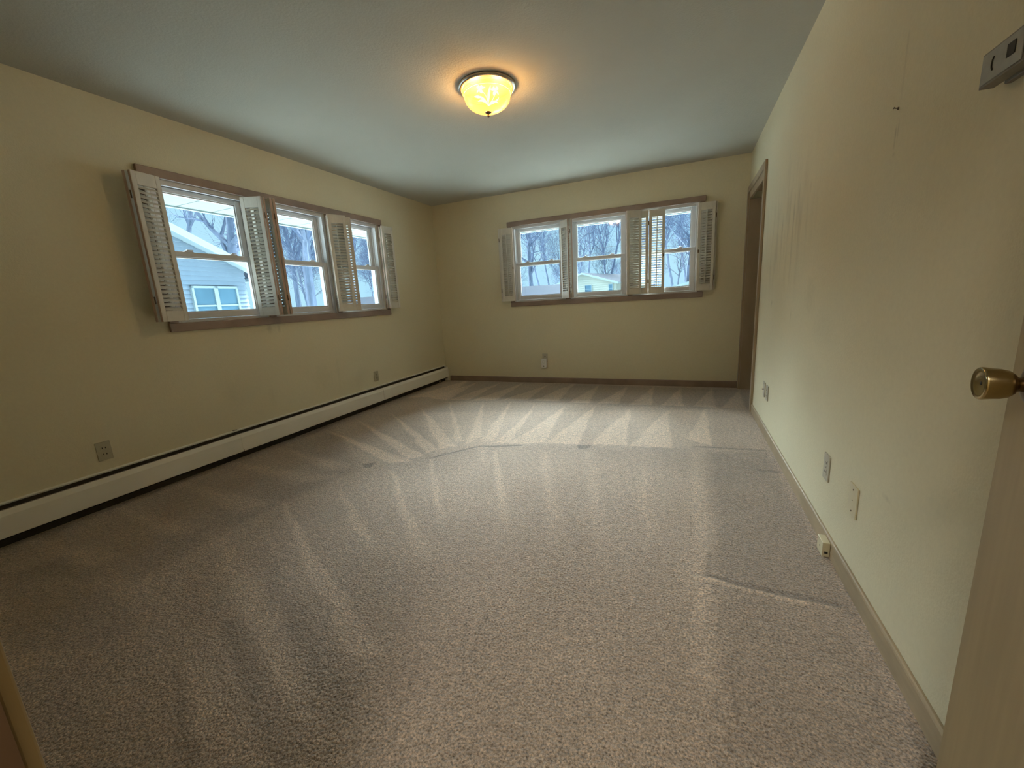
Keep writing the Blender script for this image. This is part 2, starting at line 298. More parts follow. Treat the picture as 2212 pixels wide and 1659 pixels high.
m2 = N('ShaderNodeMath'); m2.operation = 'MULTIPLY'; K(m1.outputs[0], m2.inputs[0]); K(r2_.outputs[0], m2.inputs[1])
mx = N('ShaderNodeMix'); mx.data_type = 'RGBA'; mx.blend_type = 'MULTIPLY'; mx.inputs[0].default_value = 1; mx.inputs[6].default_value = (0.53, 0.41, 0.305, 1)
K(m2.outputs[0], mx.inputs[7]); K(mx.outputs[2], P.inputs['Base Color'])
P.inputs['Roughness'].default_value = 0.85; P.inputs['Specular IOR Level'].default_value = 0.25
P.inputs['Sheen Weight'].default_value = 0.4; P.inputs['Sheen Roughness'].default_value = 0.45; P.inputs['Sheen Tint'].default_value = (0.9, 0.95, 1, 1)
ad = N('ShaderNodeMath'); ad.operation = 'ADD'; K(n1.outputs[0], ad.inputs[0]); K(n2.outputs[0], ad.inputs[1])
sb = N('ShaderNodeMath'); sb.operation = 'SUBTRACT'; K(ad.outputs[0], sb.inputs[0]); K(v.outputs['Distance'], sb.inputs[1])
bp_ = N('ShaderNodeBump'); bp_.inputs['Strength'].default_value = 0.9; bp_.inputs['Distance'].default_value = 0.009
K(sb.outputs[0], bp_.inputs['Height']); K(bp_.outputs[0], P.inputs['Normal'])
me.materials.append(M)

# ---- smudges on the right wall (dirt with shapes of its own, painted at measured spots)
def wall_stains(Mt, spots, streak):
    """spots: (y, z, ry, rz, amount); streak adds faint vertical runs above z 1.1"""
    nt = Mt.node_tree; N = nt.nodes.new; K = nt.links.new; P = nt.nodes['Principled BSDF']
    tc = N('ShaderNodeTexCoord'); s = N('ShaderNodeSeparateXYZ'); K(tc.outputs['Object'], s.inputs[0])
    nz = N('ShaderNodeTexNoise'); nz.inputs['Scale'].default_value = 25; K(tc.outputs['Object'], nz.inputs['Vector'])
    def math_(op, a, b=None, c=None):
        n = N('ShaderNodeMath'); n.operation = op
        for k, q in enumerate((a, b, c)):
            if q is None: continue
            if isinstance(q, (int, float)): n.inputs[k].default_value = q
            else: K(q, n.inputs[k])
        return n.outputs[0]
    tot = None
    wob = math_('MULTIPLY', math_('SUBTRACT', nz.outputs[0], 0.5), 1.4)
    for y, z, ry, rz, am in spots:
        dy = math_('DIVIDE', math_('SUBTRACT', s.outputs[1], y), ry); dz = math_('DIVIDE', math_('SUBTRACT', s.outputs[2], z), rz)
        d = math_('ADD', math_('SQRT', math_('ADD', math_('MULTIPLY', dy, dy), math_('MULTIPLY', dz, dz))), wob)
        k = math_('MULTIPLY', math_('SMOOTHSTEP' if False else 'MAXIMUM', math_('SUBTRACT', 1.0, d), 0.0), am)
        tot = k if tot is None else math_('ADD', tot, k)
    if streak:
        mp = N('ShaderNodeMapping'); mp.inputs['Scale'].default_value = (1, 6, 1.3); K(tc.outputs['Object'], mp.inputs[0])
        n2 = N('ShaderNodeTexNoise'); n2.inputs['Scale'].default_value = 2.2; n2.inputs['Detail'].default_value = 3; K(mp.outputs[0], n2.inputs['Vector'])
        band = math_('MULTIPLY', math_('MAXIMUM', math_('SUBTRACT', 1.0, math_('ABSOLUTE', math_('DIVIDE', math_('SUBTRACT', s.outputs[2], 1.45), 0.5))), 0.0), math_('MAXIMUM', math_('SUBTRACT', 1.0, math_('ABSOLUTE', math_('DIVIDE', math_('SUBTRACT', s.outputs[1], 3.3), 0.9))), 0.0))
        st = math_('MULTIPLY', math_('MAXIMUM', math_('SUBTRACT', n2.outputs[0], 0.5), 0.0), math_('MULTIPLY', band, 1.6)); tot = math_('ADD', tot, st)
    tot = math_('MINIMUM', tot, 0.6)
    mx = N('ShaderNodeMix'); mx.data_type = 'RGBA'; K(tot, mx.inputs[0]); K(nt.nodes[Mt['mixnode']].outputs[2], mx.inputs[6]); mx.inputs[7].default_value = (0.16, 0.14, 0.10, 1)
    K(mx.outputs[2], P.inputs['Base Color'])
m_wr = m_wall.copy(); m_wr.name = 'smudged_cream_wall_paint'
wall_stains(m_wr, [(3.55, 0.98, 0.03, 0.03, 0.35), (1.752, 1.545, 0.008, 0.055, 0.42), (1.737, 1.55, 0.006, 0.045, 0.34), (1.748, 1.49, 0.014, 0.010, 0.22), (1.742, 1.75, 0.010, 0.13, 0.16), (2.55, 1.05, 0.12, 0.12, 0.10),
                    (3.05, 1.55, 0.02, 0.10, 0.22), (2.95, 1.60, 0.016, 0.09, 0.20), (3.35, 1.50, 0.025, 0.09, 0.18), (2.72, 1.60, 0.03, 0.05, 0.12), (1.5, 0.45, 0.03, 0.012, 0.18), (2.3, 0.9, 0.2, 0.1, 0.06), (2.93, 0.93, 0.02, 0.05, 0.15)], True)
bpy.data.objects['wall_right'].data.materials[0] = m_wr
m_wl = m_wall.copy(); m_wl.name = 'faintly_stained_cream_wall_paint'
wall_stains(m_wl, [(2.02, 0.52, 0.10, 0.12, 0.07), (2.35, 0.42, 0.05, 0.12, 0.07), (2.9, 0.48, 0.16, 0.15, 0.08), (2.43, 0.99, 0.03, 0.05, 0.25), (2.52, 0.985, 0.02, 0.045, 0.25), (3.1, 0.5, 0.03, 0.2, 0.06)], False)
bpy.data.objects['wall_left'].data.materials[0] = m_wl

# ---- window trim: T maps (along, out from wall, z) to the room
TL = Matrix(((0, 1, 0, 0), (1, 0, 0, 0), (0, 0, 1, 0), (0, 0, 0, 1)))           # left wall: along = y, out = +x
TB = Matrix(((1, 0, 0, 0), (0, -1, 0, D), (0, 0, 1, 0), (0, 0, 0, 1)))          # back wall: along = x, out = -y
def casing(name, T, s, label):
    b = MB(); a0, a1 = 1.112 + s, 3.430 + s
    e = 0.0008
    b.bbox((a0, e, 2.033), (a1, 0.024, 2.092), 0.004, T)
    b.bbox((a0, e, 1.028), (a1, 0.022, 1.088), 0.004, T)
    b.bbox((a0 + 0.004, e, 1.0885), (a0 + 0.060, 0.018, 2.0325), 0.003, T); b.bbox((a1 - 0.060, e, 1.0885), (a1 - 0.004, 0.018, 2.0325), 0.003, T)
    for k in (0, 1): b.bbox((OPEN[k][1] + s, e, 1.0885), (OPEN[k+1][0] + s, 0.018, 2.0325), 0.003, T)
    structure(b.build(name, m_casing), label, 'window trim')
casing('trim_1', TL, 0.58, 'taupe wood casing framing the three left wall windows')
casing('trim_2', TB, 0.0, 'taupe wood casing framing the three far wall windows')
ZM = 1.560
def window(n, T, a0, a1, label, loc):
    w = thing('window_%d' % n, label, 'window', loc); w['kind'] = 'structure'
    fr = MB(); d0, d1 = -0.13, -0.004
    for p, q in [((a0, d0, Z0), (a0 + 0.030, d1, Z1)), ((a1 - 0.030, d0, Z0), (a1, d1, Z1)), ((a0 + 0.03, d0, Z1 - 0.026), (a1 - 0.03, d1, Z1)), ((a0 + 0.03, d0, Z0), (a1 - 0.03, d1, Z0 + 0.022))]: fr.bbox(p, q, 0.002, T)
    for p, q in [((a0 + 0.03, -0.062, Z0 + 0.02), (a0 + 0.038, -0.05, Z1 - 0.03)), ((a1 - 0.038, -0.062, Z0 + 0.02), (a1 - 0.03, -0.05, Z1 - 0.03)), ((a0 + 0.03, -0.022, Z1 - 0.034), (a1 - 0.03, -0.008, Z1 - 0.026))]: fr.box(p, q, T)
    fr.build('window_frame', m_vinyl, w)
    def sash(name, z0, z1, dd0, dd1, rb, rt, st):
        s = MB(); e0, e1 = a0 + 0.031, a1 - 0.031
        s.bbox((e0, dd0, z0), (e0 + st, dd1, z1), 0.003, T); s.bbox((e1 - st, dd0, z0), (e1, dd1, z1), 0.003, T)
        s.bbox((e0 + st, dd0, z0), (e1 - st, dd1, z0 + rb), 0.003, T); s.bbox((e0 + st, dd0, z1 - rt), (e1 - st, dd1, z1), 0.003, T)
        q = 0.008; x0, x1, y0, y1 = e0 + st, e1 - st, z0 + rb, z1 - rt; c0, c1 = dd0 + 0.006, dd1 - 0.009
        for p, r in [((x0, c0, y0), (x0 + q, c1, y1)), ((x1 - q, c0, y0), (x1, c1, y1)), ((x0 + q, c0, y0), (x1 - q, c1, y0 + q)), ((x0 + q, c0, y1 - q), (x1 - q, c1, y1))]: s.box(p, r, T)
        so = s.build(name, m_vinyl, w)
        g = MB(); gm = (dd0 + dd1) / 2; g.box((x0 + q*0.5, gm - 0.002, y0 + q*0.5), (x1 - q*0.5, gm + 0.002, y1 - q*0.5), T); g.build('glass_pane', m_glass, so)
        return so
    sash('upper_sash', ZM - 0.018, Z1 - 0.027, -0.098, -0.066, 0.034, 0.034, 0.048)
    lo = sash('lower_sash', Z0 + 0.023, ZM + 0.018, -0.052, -0.020, 0.045, 0.036, 0.044)
    for f in (0.27, 0.73):
        k = MB(); ac = a0 + (a1 - a0) * f
        k.bbox((ac - 0.028, -0.050, ZM + 0.0182), (ac + 0.028, -0.026, ZM + 0.026), 0.003, T); k.bbox((ac - 0.012, -0.046, ZM + 0.026), (ac + 0.012, -0.030, ZM + 0.035), 0.003, T)
        k.bbox((ac - 0.004, -0.043, ZM + 0.030), (ac + 0.034, -0.035, ZM + 0.036), 0.002, T); k.build('sash_lock', m_vinyl, lo)
nm = ['nearest the camera', 'in the middle', 'nearest the corner']
for k, (a, b_) in enumerate(OPL): window(k + 1, TL, a, b_, 'white double-hung window on the left wall, %s of three' % nm[k], (0, (a + b_) / 2, Z0))
nm = ['leftmost of three', 'middle of three', 'rightmost of three']
for k, (a, b_) in enumerate(OPEN): window(k + 4, TB, a, b_, 'white double-hung window on the far wall, %s' % nm[k], ((a + b_) / 2, D, Z0))

# ---- baseboards, closet casing, entrance casing
def baseboard(name, axis, t0, t1, base, sgn, label, mt=m_base):
    """profile with a rounded top edge; base = wall coordinate, sgn = direction into the room"""
    h, t = 0.0745, 0.0125
    pr = [(0.0006, 0), (t, 0), (t, h - 0.008), (t - 0.002, h - 0.003), (t - 0.006, h), (0.0006, h)]
    b = MB(); b.prism([(base + sgn * p, z) for p, z in pr], axis, t0, t1)
    structure(b.build(name, mt), label, 'baseboard')
baseboard('baseboard_back', 0, 0.075, W - 0.022, D, -1, 'taupe wood baseboard along the far wall', m_casing)
baseboard('baseboard_right', 1, FY, CY0 - 0.061, W, -1, 'pale stained wood baseboard along the right wall')
baseboard('baseboard_front', 0, 0.075, DX0 - 0.066, FY, 1, 'pale stained wood baseboard along the front wall')
b = MB(); e = 0.0008
b.bbox((W - 0.020, CY0 - 0.060, 0), (W - e, CY0, 2.108), 0.003); b.bbox((W - 0.020, CY0, CZ), (W - e, CY1 + 0.0, 2.108), 0.003); b.bbox((W - 0.020, CY1, 0), (W - e, D - 0.001, 2.108), 0.003)
b.bbox((W - 0.008, CY0 + 0.0205, 1.985), (W + 0.010, CY1 - 0.0205, CZ + 0.015), 0.002)             # track valance
b.box((W - 0.004, CY0 + 0.0005, 0), (W + 0.104, CY0 + 0.020, CZ + 0.018)); b.box((W - 0.004, CY1 - 0.020, 0), (W + 0.104, CY1 + 0.0, 1.985)); b.box((W + 0.02, CY0 + 0.02, CZ), (W + 0.104, CY1 - 0.02, CZ + 0.018))
structure(b.build('trim_3', m_closet), 'taupe wood casing and jambs of the closet opening', 'door trim')
b = MB()
b.box((DX0 - 0.0195, -0.03, 0), (DX0, FY, DZ)); b.box((DX1, -0.03, 0), (DX1 + 0.0195, FY, DZ)); b.box((DX0 - 0.0195, -0.03, DZ), (DX1 + 0.0195, FY, DZ + 0.0195))
structure(b.build('trim_4', m_shaded_jamb), 'dark brown jamb of the entrance doorway, its shade painted in', 'door trim')
b = MB()
for p, q in [((DX0 - 0.064, FY + 0.0005, 0), (DX0 - 0.006, FY + 0.0115, DZ + 0.064)), ((DX1 + 0.006, FY + 0.0005, 0), (DX1 + 0.064, FY + 0.0115, DZ + 0.064)), ((DX0 - 0.006, FY + 0.0005, DZ + 0.006), (DX1 + 0.006, FY + 0.0115, DZ + 0.064))]: b.bbox(p, q, 0.002)
structure(b.build('trim_5', m_maple), 'pale wood casing at the left edge of the entrance doorway', 'door trim')

# ================================================================ entrance door
HX, HY = 3.628, 0.100                                       # hinge side
FX, FYY = 3.7185, 0.868                                     # free edge (face towards the room)
dirv = Vector((FX - HX, FYY - HY, 0)); DWID = dirv.length; dirv.normalize(); nrm = Vector((-dirv.y, dirv.x, 0))
TD = Matrix((( dirv.x, nrm.x, 0, HX), (dirv.y, nrm.y, 0, HY), (0, 0, 1, 0), (0, 0, 0, 1)))      # (along, out of the face, z)
door = thing('door_1', 'open pale maple flush door with a brass knob', 'door', (HX, HY, 0)); door['kind'] = 'structure'
b = MB(); b.bbox((0, -0.035, 0.012), (DWID, 0, 2.02), 0.0015, TD); b.build('door_slab', m_maple, door)
KZ, KA = 0.952, DWID - 0.064
TK = TD @ Matrix.Translation((KA, 0, KZ)) @ Matrix.Rotation(-PI / 2, 4, 'X') @ Matrix.Diagonal((0.97, 0.97, 0.85, 1))           # local z = out of the face
b = MB(); b.lathe([(0.0, 0.0005), (0.033, 0.0005), (0.033, 0.003), (0.030, 0.006), (0.022, 0.009), (0.016, 0.010), (0.0, 0.010)], 48, TK); rose = b.build('knob_rose', m_bronze, door)
b = MB(); b.lathe([(0.0, 0.0102), (0.0115, 0.0102), (0.0105, 0.020), (0.0125, 0.024), (0.0165, 0.027), (0.0205, 0.033), (0.0228, 0.042), (0.0238, 0.054), (0.0250, 0.064), (0.0246, 0.0665), (0.0232, 0.068), (0.016, 0.0655), (0.008, 0.0645), (0.0, 0.0645)], 64, TK)
knob = b.build('door_knob', m_brass, door)
b = MB(); b.lathe([(0.0, 0.0649), (0.0028, 0.0649), (0.0028, 0.0641), (0.0, 0.0641)], 16, TK); b.build('lock_hole', m_black, knob)
for z in (0.25, 1.02, 1.80):
    b = MB(); b.tube([(HX - 0.004, HY - 0.006, z - 0.045), (HX - 0.004, HY - 0.006, z + 0.045)], 0.006, 12); b.build('door_hinge', m_brass, door)

# ================================================================ folding shutters
PH, PZ = 0.912, 1.1015
def panel(par, P0, P1, side, tilt, k):
    """one louvred leaf from P0 to P1 (plan), side = +1/-1: which face carries the tilt rod"""
    P0 = Vector((*P0, 0)); P1 = Vector((*P1, 0)); d = (P1 - P0); w = d.length; d.normalize(); n = Vector((-d.y, d.x, 0)) * side
    T = Matrix(((d.x, n.x, 0, P0.x), (d.y, n.y, 0, P0.y), (0, 0, 1, PZ), (0, 0, 0, 1))); t = 0.0095
    b = MB(); st = 0.029
    b.bbox((0, -t, 0), (st, t, PH), 0.0015, T, 1); b.bbox((w - st, -t, 0), (w, t, PH), 0.0015, T, 1)
    b.bbox((st, -t*0.94, 0), (w - st, t*0.94, 0.070), 0.001, T, 1); b.bbox((st, -t*0.94, PH - 0.078), (w - st, t*0.94, PH), 0.001, T, 1)
    p = b.build('shutter_panel', m_shutter, par)
    e = MB()
    for x in (-0.0004, w + 0.0004): e.box((x - 0.0004, -t*0.82, 0.002), (x + 0.0004, t*0.82, PH - 0.002), T)
    e.build('bare_wood_edge', m_edge, p)
    s = MB(); N_ = 28; z0, z1 = 0.070, PH - 0.078; pit = (z1 - z0) / N_; lw = 0.0155
    for i in range(N_):
        zc = z0 + pit * (i + 0.5); a = math.radians(tilt + 2.5 * math.sin(i * 1.7 + k)); c, s_ = math.cos(a), math.sin(a); th = 0.0021
        # cross-section of a slat, slightly lens shaped: u across, v thickness
        prof = [(-lw, 0), (-lw*0.5, th), (lw*0.5, th), (lw, 0), (lw*0.5, -th), (-lw*0.5, -th)]
        pr = [(u * c - v * s_, zc + u * s_ + v * c) for u, v in prof]
        s.prism(pr, 0, st - 0.002, w - st + 0.002, T)
    s.build('louvers', m_shutter, p)
    r = MB(); cx = w / 2; yo = t + 0.007
    r.bbox((cx - 0.0045, yo - 0.004, z0 + 0.004), (cx + 0.0045, yo + 0.005, z1 + 0.012), 0.0015, T, 1); rod = r.build('tilt_rod', m_shutter, p)
    return p, T, w, t
def shutter(label, hinge, A, B, sa, sb, ta, tb, group, knobs=True):
    t_ = thing('folding_shutter', label, 'shutter', (hinge[0], hinge[1], PZ), group)
    pa, TA, wa, t = panel(t_, A[0], A[1], sa, ta, 1.0); 
    pb, TB_, wb, _ = panel(t_, B[0], B[1], sb, tb, 2.0)
    for z in (0.115, PH - 0.16):
        hb = MB(); q = (Vector(A[1]) + Vector(B[0])) / 2 if (Vector(A[1]) - Vector(B[0])).length < 0.08 else Vector(A[1])
        hb.tube([(q.x, q.y, PZ + z), (q.x, q.y, PZ + z + 0.045)], 0.0042, 10); hb.build('fold_hinge', m_bronze, t_)
        hb = MB(); hb.tube([(hinge[0], hinge[1], PZ + z), (hinge[0], hinge[1], PZ + z + 0.045)], 0.0042, 10); hb.build('wall_hinge', m_bronze, t_)
    kb = MB(); kx = wb - 0.012; TKb = TB_ @ Matrix.Translation((kx, t, PH * 0.50)) @ Matrix.Rotation(-PI / 2, 4, 'X')
    kb.lathe([(0.0, 0.0), (0.0035, 0.0), (0.003, 0.007), (0.006, 0.011), (0.006, 0.014), (0.003, 0.017), (0.0, 0.017)], 16, TKb); kb.build('shutter_knob', m_steel, t_)
    lk = MB(); lk.bbox((wb - 0.018, t + 0.0005, PH * 0.44), (wb - 0.004, t + 0.004, PH * 0.475), 0.001, TB_); lk.build('latch', m_bronze, t_)
    return t_
GL, GB = 'folding louvred shutters of the left wall windows', 'folding louvred shutters of the far wall windows'
hp = lambda q: q
shutter('white louvred shutter standing off the wall left of the nearest left window', (0.022, 1.738), ((0.030, 1.735), (0.103, 1.582)), ((0.136, 1.594), (0.110, 1.762)), -1, 1, 39, 39, GL)
shutter('brightly lit white louvred shutter right of the nearest left window', (0.022, 2.440), ((0.030, 2.430), (0.178, 2.436)), ((0.186, 2.408), (0.032, 2.350)), 1, -1, 39, 39, GL)
shutter('edge-on shutter pair left of the middle left window, only pinkish edges showing', (0.022, 2.508), ((0.034, 2.505), (0.200, 2.478)), ((0.206, 2.502), (0.040, 2.530)), 1, -1, 39, 39, GL)
shutter('white louvred shutter right of the middle left window, folded half across it', (0.022, 3.196), ((0.030, 3.190), (0.142, 3.318)), ((0.160, 3.300), (0.088, 3.146)), -1, -1, 39, 39, GL)
shutter('see-through shutter left of the left window nearest the corner', (0.022, 3.258), ((0.030, 3.262), (0.138, 3.394)), ((0.120, 3.412), (0.030, 3.285)), 1, 1, 34, 34, GL)
shutter('white louvred shutter folded against the left wall beside the corner', (0.022, 3.952), ((0.028, 3.950), (0.072, 4.112)), ((0.098, 4.086), (0.086, 3.916)), 1, -1, 39, 39, GL)
d = lambda x, q: (x, D - q)
shutter('white louvred shutter folded flat at the left end of the far windows', d(1.168, 0.022), (d(1.165, 0.029), d(1.004, 0.064)), (d(1.036, 0.094), d(1.203, 0.064)), 1, -1, 39, 39, GB)
shutter('narrow-looking shutter turned out between the left and middle far windows', d(1.876, 0.022), (d(1.880, 0.030), d(1.992, 0.146)), (d(1.950, 0.152), d(1.828, 0.036)), 1, -1, 39, 39, GB)
shutter('grey shaded louvred shutter covering the right edge of the middle far window', d(2.614, 0.024), (d(2.612, 0.044), d(2.774, 0.074)), (d(2.778, 0.098), d(2.628, 0.166)), 1, -1, 39, 39, GB)
shutter('backlit louvred shutter spread open across the right far window', d(2.680, 0.012), (d(2.684, 0.010), d(2.848, 0.026)), (d(2.856, 0.026), d(3.022, 0.006)), -1, -1, 25, 25, GB)
shutter('white louvred shutter folded flat at the right end of the far windows', d(3.372, 0.022), (d(3.376, 0.030), d(3.545, 0.034)), (d(3.524, 0.062), d(3.358, 0.072)), 1, 1, 39, 39, GB)

# ================================================================ baseboard heater
m_heater_shade = mat('painted_heater_shade', (0.045, 0.038, 0.028), 0.8, noise=(20, 0.2, (1, 1, 1)))  # near-black colour for the shade inside and below the heater
heater = thing('baseboard_heater', 'long cream hot-water baseboard heater below the left windows', 'heater', (0, 2.6, 0)); heater['kind'] = 'thing'
HY0, HY1 = 0.09, 5.085
b = MB(); b.prism([(0.0006, 0.085), (0.004, 0.085), (0.004, 0.222), (0.016, 0.226), (0.016, 0.230), (0.0006, 0.234)], 1, HY0, HY1); b.build('back_plate', m_heat, heater)
seams = [HY0, 2.0, 3.36, HY1 - 0.006]
for a, c in [(HY0, 1.985), (1.989, 3.655), (3.659, HY1 - 0.006)]:
    b = MB(); b.prism([(0.054, 0.204), (0.058, 0.206), (0.067, 0.176), (0.066, 0.066), (0.054, 0.060), (0.054, 0.064), (0.0635, 0.069), (0.0645, 0.175), (0.056, 0.200)], 1, a, c); b.build('front_panel', m_heat, heater)
b = MB(); b.box((0.0045, HY0 + 0.004, 0.086), (0.006, HY1 - 0.007, 0.218)); b.box((0.0006, HY0 + 0.004, 0.004), (0.006, HY1 - 0.007, 0.084)); b.box((0.0065, HY0 + 0.004, 0.050), (0.052, HY1 - 0.007, 0.054)); b.build('shade_boards', m_heater_shade, heater)  # dark boards standing in for the shade behind and under the front panel
b = MB(); b.prism([(0.031, 0.203), (0.048, 0.195), (0.052, 0.186), (0.049, 0.184), (0.045, 0.191), (0.030, 0.199)], 1, HY0 + 0.01, HY1 - 0.012); b.build('damper_flap', m_damper, heater)
b = MB(); b.tube([(0.032, HY0 + 0.01, 0.12), (0.032, HY1 - 0.012, 0.12)], 0.012, 12)
b.build('copper_pipe', m_bronze, heater)
b = MB(); y = HY0 + 0.05
while y < HY1 - 0.05: b.box((0.008, y, 0.09), (0.052, y + 0.0015, 0.15)); y += 0.02
b.build('fins', m_damper, heater)
b = MB(); b.prism([(0.0006, 0.010), (0.069, 0.010), (0.070, 0.178), (0.060, 0.209), (0.016, 0.233), (0.0006, 0.236)], 1, HY1 - 0.0055, HY1); b.build('end_cap', m_heat, heater)
for y in (0.4, 4.90):
    b = MB(); b.box((0.005, y, 0.006), (0.040, y + 0.012, 0.085)); b.build('support_bracket', m_damper, heater)
b = MB(); b.prism([(0.0535, 0.205), (0.0585, 0.208), (0.0685, 0.177), (0.0675, 0.079), (0.0655, 0.079), (0.0665, 0.176), (0.057, 0.204)], 1, 1.980, 1.994)
b.build('seam_strip', m_heat, heater)
b = MB(); b.bbox((0.002, 1.965, 0.2322), (0.018, 1.995, 0.2375), 0.001); b.build('wall_clip', m_damper, heater)

# ================================================================ outlets, plates, thermostat
TR = Matrix(((0, -1, 0, W), (1, 0, 0, 0), (0, 0, 1, 0), (0, 0, 0, 1)))           # right wall: along = y, out = -x
def plate(T, a, z, kind, label, mt, group=None, w=0.0715, h=0.1145):
    loc = T @ Vector((a, 0, z)); t = thing('electrical_outlet' if kind == 'duplex' else 'cable_wall_plate', label, 'outlet' if kind == 'duplex' else 'wall plate', loc, group)
    b = MB(); b.bbox((a - w/2, 0.0006, z - h/2), (a + w/2, 0.0062, z + h/2), 0.0022, T); b.build('cover_plate', mt, t)
    if kind == 'duplex':
        for dz in (0.0195, -0.0195):
            b = MB(); b.bbox((a - 0.0165, 0.0063, z + dz - 0.014), (a + 0.0165, 0.0078, z + dz + 0.014), 0.0007, T); rc = b.build('receptacle', mt, t)
            for q in (-0.0075, 0.0075):
                b = MB(); b.bbox((a + q - 0.0022, 0.0077, z + dz - 0.005), (a + q + 0.0022, 0.0082, z + dz + 0.005), 0.0002, T); b.build('slot', m_black, rc)
        b = MB(); b.lathe([(0, 0.0062), (0.003, 0.0062), (0.0028, 0.0078), (0, 0.0080)], 12, T @ Matrix.Translation((a, 0, z)) @ Matrix.Rotation(-PI/2, 4, 'X')); b.build('screw', m_steel, t)
    else:
        for dz in (0.041, -0.041):
            b = MB(); b.lathe([(0, 0.0062), (0.003, 0.0062), (0.0028, 0.0074), (0, 0.0076)], 12, T @ Matrix.Translation((a, 0, z + dz)) @ Matrix.Rotation(-PI/2, 4, 'X')); b.build('screw', m_bronze, t)
        if kind == 'coax':
            b = MB(); b.lathe([(0, 0.0062), (0.0055, 0.0062), (0.0055, 0.009), (0.0042, 0.009), (0.0042, 0.017), (0, 0.017)], 16, T @ Matrix.Translation((a, 0, z)) @ Matrix.Rotation(-PI/2, 4, 'X')); b.build('coaxial_socket', m_bronze, t)
        else:
            b = MB(); b.lathe([(0, 0.0062), (0.0024, 0.0062), (0.0024, 0.0070), (0, 0.0070)], 12, T @ Matrix.Translation((a, 0, z)) @ Matrix.Rotation(-PI/2, 4, 'X')); b.build('jack_hole', m_black, t)
    return t
plate(TL, 1.205, 0.353, 'duplex', 'tan double outlet on the left wall above the near end of the heater', m_plate)
plate(TL, 3.640, 0.347, 'duplex', 'tan double outlet on the left wall near the far corner', m_plate)
plate(TB, 1.553, 0.340, 'duplex', 'grey outlet on the far wall half covered by a white plug-in', m_plategrey)
plate(TR, 3.586, 0.329, 'coax', 'grey cable plate near the closet with a dark socket', m_plategrey)
plate(TR, 3.460, 0.327, 'duplex', 'grey outlet beside the cable plate near the closet', m_plategrey)
plate(TR, 2.036, 0.329, 'duplex', 'grey-beige double outlet halfway along the right wall', m_plategrey)
plate(TR, 1.727, 0.328, 'blank', 'ivory wall plate with a centre hole, nearest plate on the right wall', m_ivory, w=0.078, h=0.117)
pl = thing('plug_in_device', 'white plug-in night device with a dark dot on the far wall outlet', 'plug-in device', (1.545, D - 0.0085, 0.27))
b = MB(); b.bbox((1.507, 0.0085, 0.208), (1.581, 0.040, 0.332), 0.006, TB); bd = b.build('housing', m_white, pl)
b = MB(); b.lathe([(0.017, 0.0402), (0.019, 0.0402), (0.019, 0.0415), (0.017, 0.0415), (0.017, 0.0402)], 32, TB @ Matrix.Translation((1.544, 0, 0.287)) @ Matrix.Rotation(-PI/2, 4, 'X')); b.build('speaker_ring', m_plategrey, pl)
b = MB(); b.lathe([(0, 0.0402), (0.008, 0.0402), (0.007, 0.0412), (0, 0.0412)], 24, TB @ Matrix.Translation((1.543, 0, 0.233)) @ Matrix.Rotation(-PI/2, 4, 'X')); b.build('sensor', m_black, pl)
# telephone junction box on the right baseboard
jb = thing('phone_jack', 'small ivory phone jack box on the right baseboard', 'phone jack', (W - 0.0125, 1.895, 0.04))
b = MB(); b.bbox((0.0128, -0.038 + 1.895, 0.002), (0.014, 0, 0.003), 0.0001, TR) if False else None
TJ = Matrix.Translation((0, 0, 0))
b.bbox((1.861, 0.0130, 0.0035), (1.930, 0.040, 0.0665), 0.002, TR); b.build('jack_housing', m_ivory, jb)
b = MB(); b.bbox((1.8604, 0.020, 0.018), (1.8612, 0.032, 0.028), 0.0003, TR); b.build('socket', m_black, jb)
b = MB(); b.lathe([(0, 0.0401), (0.003, 0.0401), (0.0028, 0.041), (0, 0.041)], 12, TR @ Matrix.Translation((1.895, 0, 0.035)) @ Matrix.Rotation(-PI/2, 4, 'X')); b.build('screw', m_bronze, jb)
# thermostat
th = thing('thermostat', 'old taupe rectangular thermostat high on the right wall', 'thermostat', (W, 1.21, 1.51))
b = MB(); b.bbox((1.115, 0.0007, 1.4775), (1.232, 0.013, 1.552), 0.002, TR); b.build('wall_plate', m_thermo, th)
b = MB(); b.prism([(1.133, 0.0135), (1.262, 0.0135), (1.260, 0.037), (1.135, 0.037)], 2, 1.4835, 1.5465, TR); hs = b.build('housing', m_thermo, th)
b = MB(); b.bbox((1.139, 0.0372, 1.4875), (1.256, 0.0392, 1.5425), 0.0008, TR); fp = b.build('face_plate', m_thermo_face, th)
b = MB(); b.bbox((1.158, 0.0393, 1.507), (1.180, 0.0405, 1.530), 0.0004, TR); b.build('dark_window', m_black, fp)
b = MB(); b.tube([TR @ Vector((1.216 + 0.007 * math.cos(a), 0.0396, 1.516 + 0.012 * math.sin(a))) for a in np.linspace(-1.3, 1.3, 9)], 0.0016, 6); b.build('setting_lever', m_black, fp)
# nail
nl = MB(); nl.tube([(W + 0.0, 1.751, 1.620), (W - 0.011, 1.751, 1.6225)], 0.0018, 8); nl.tube([(W - 0.011, 1.751, 1.6225), (W - 0.0128, 1.751, 1.623)], 0.0032, 10)
nl.lathe([(0, 0), (0.0045, 0), (0.0035, 0.003), (0, 0.0035)], 12, TR @ Matrix.Translation((1.751, 0.0007, 1.620)) @ Matrix.Rotation(-PI/2, 4, 'X'))
tag(nl.build('picture_nail', m_bronze), 'small dark nail left in the upper right wall', 'nail')

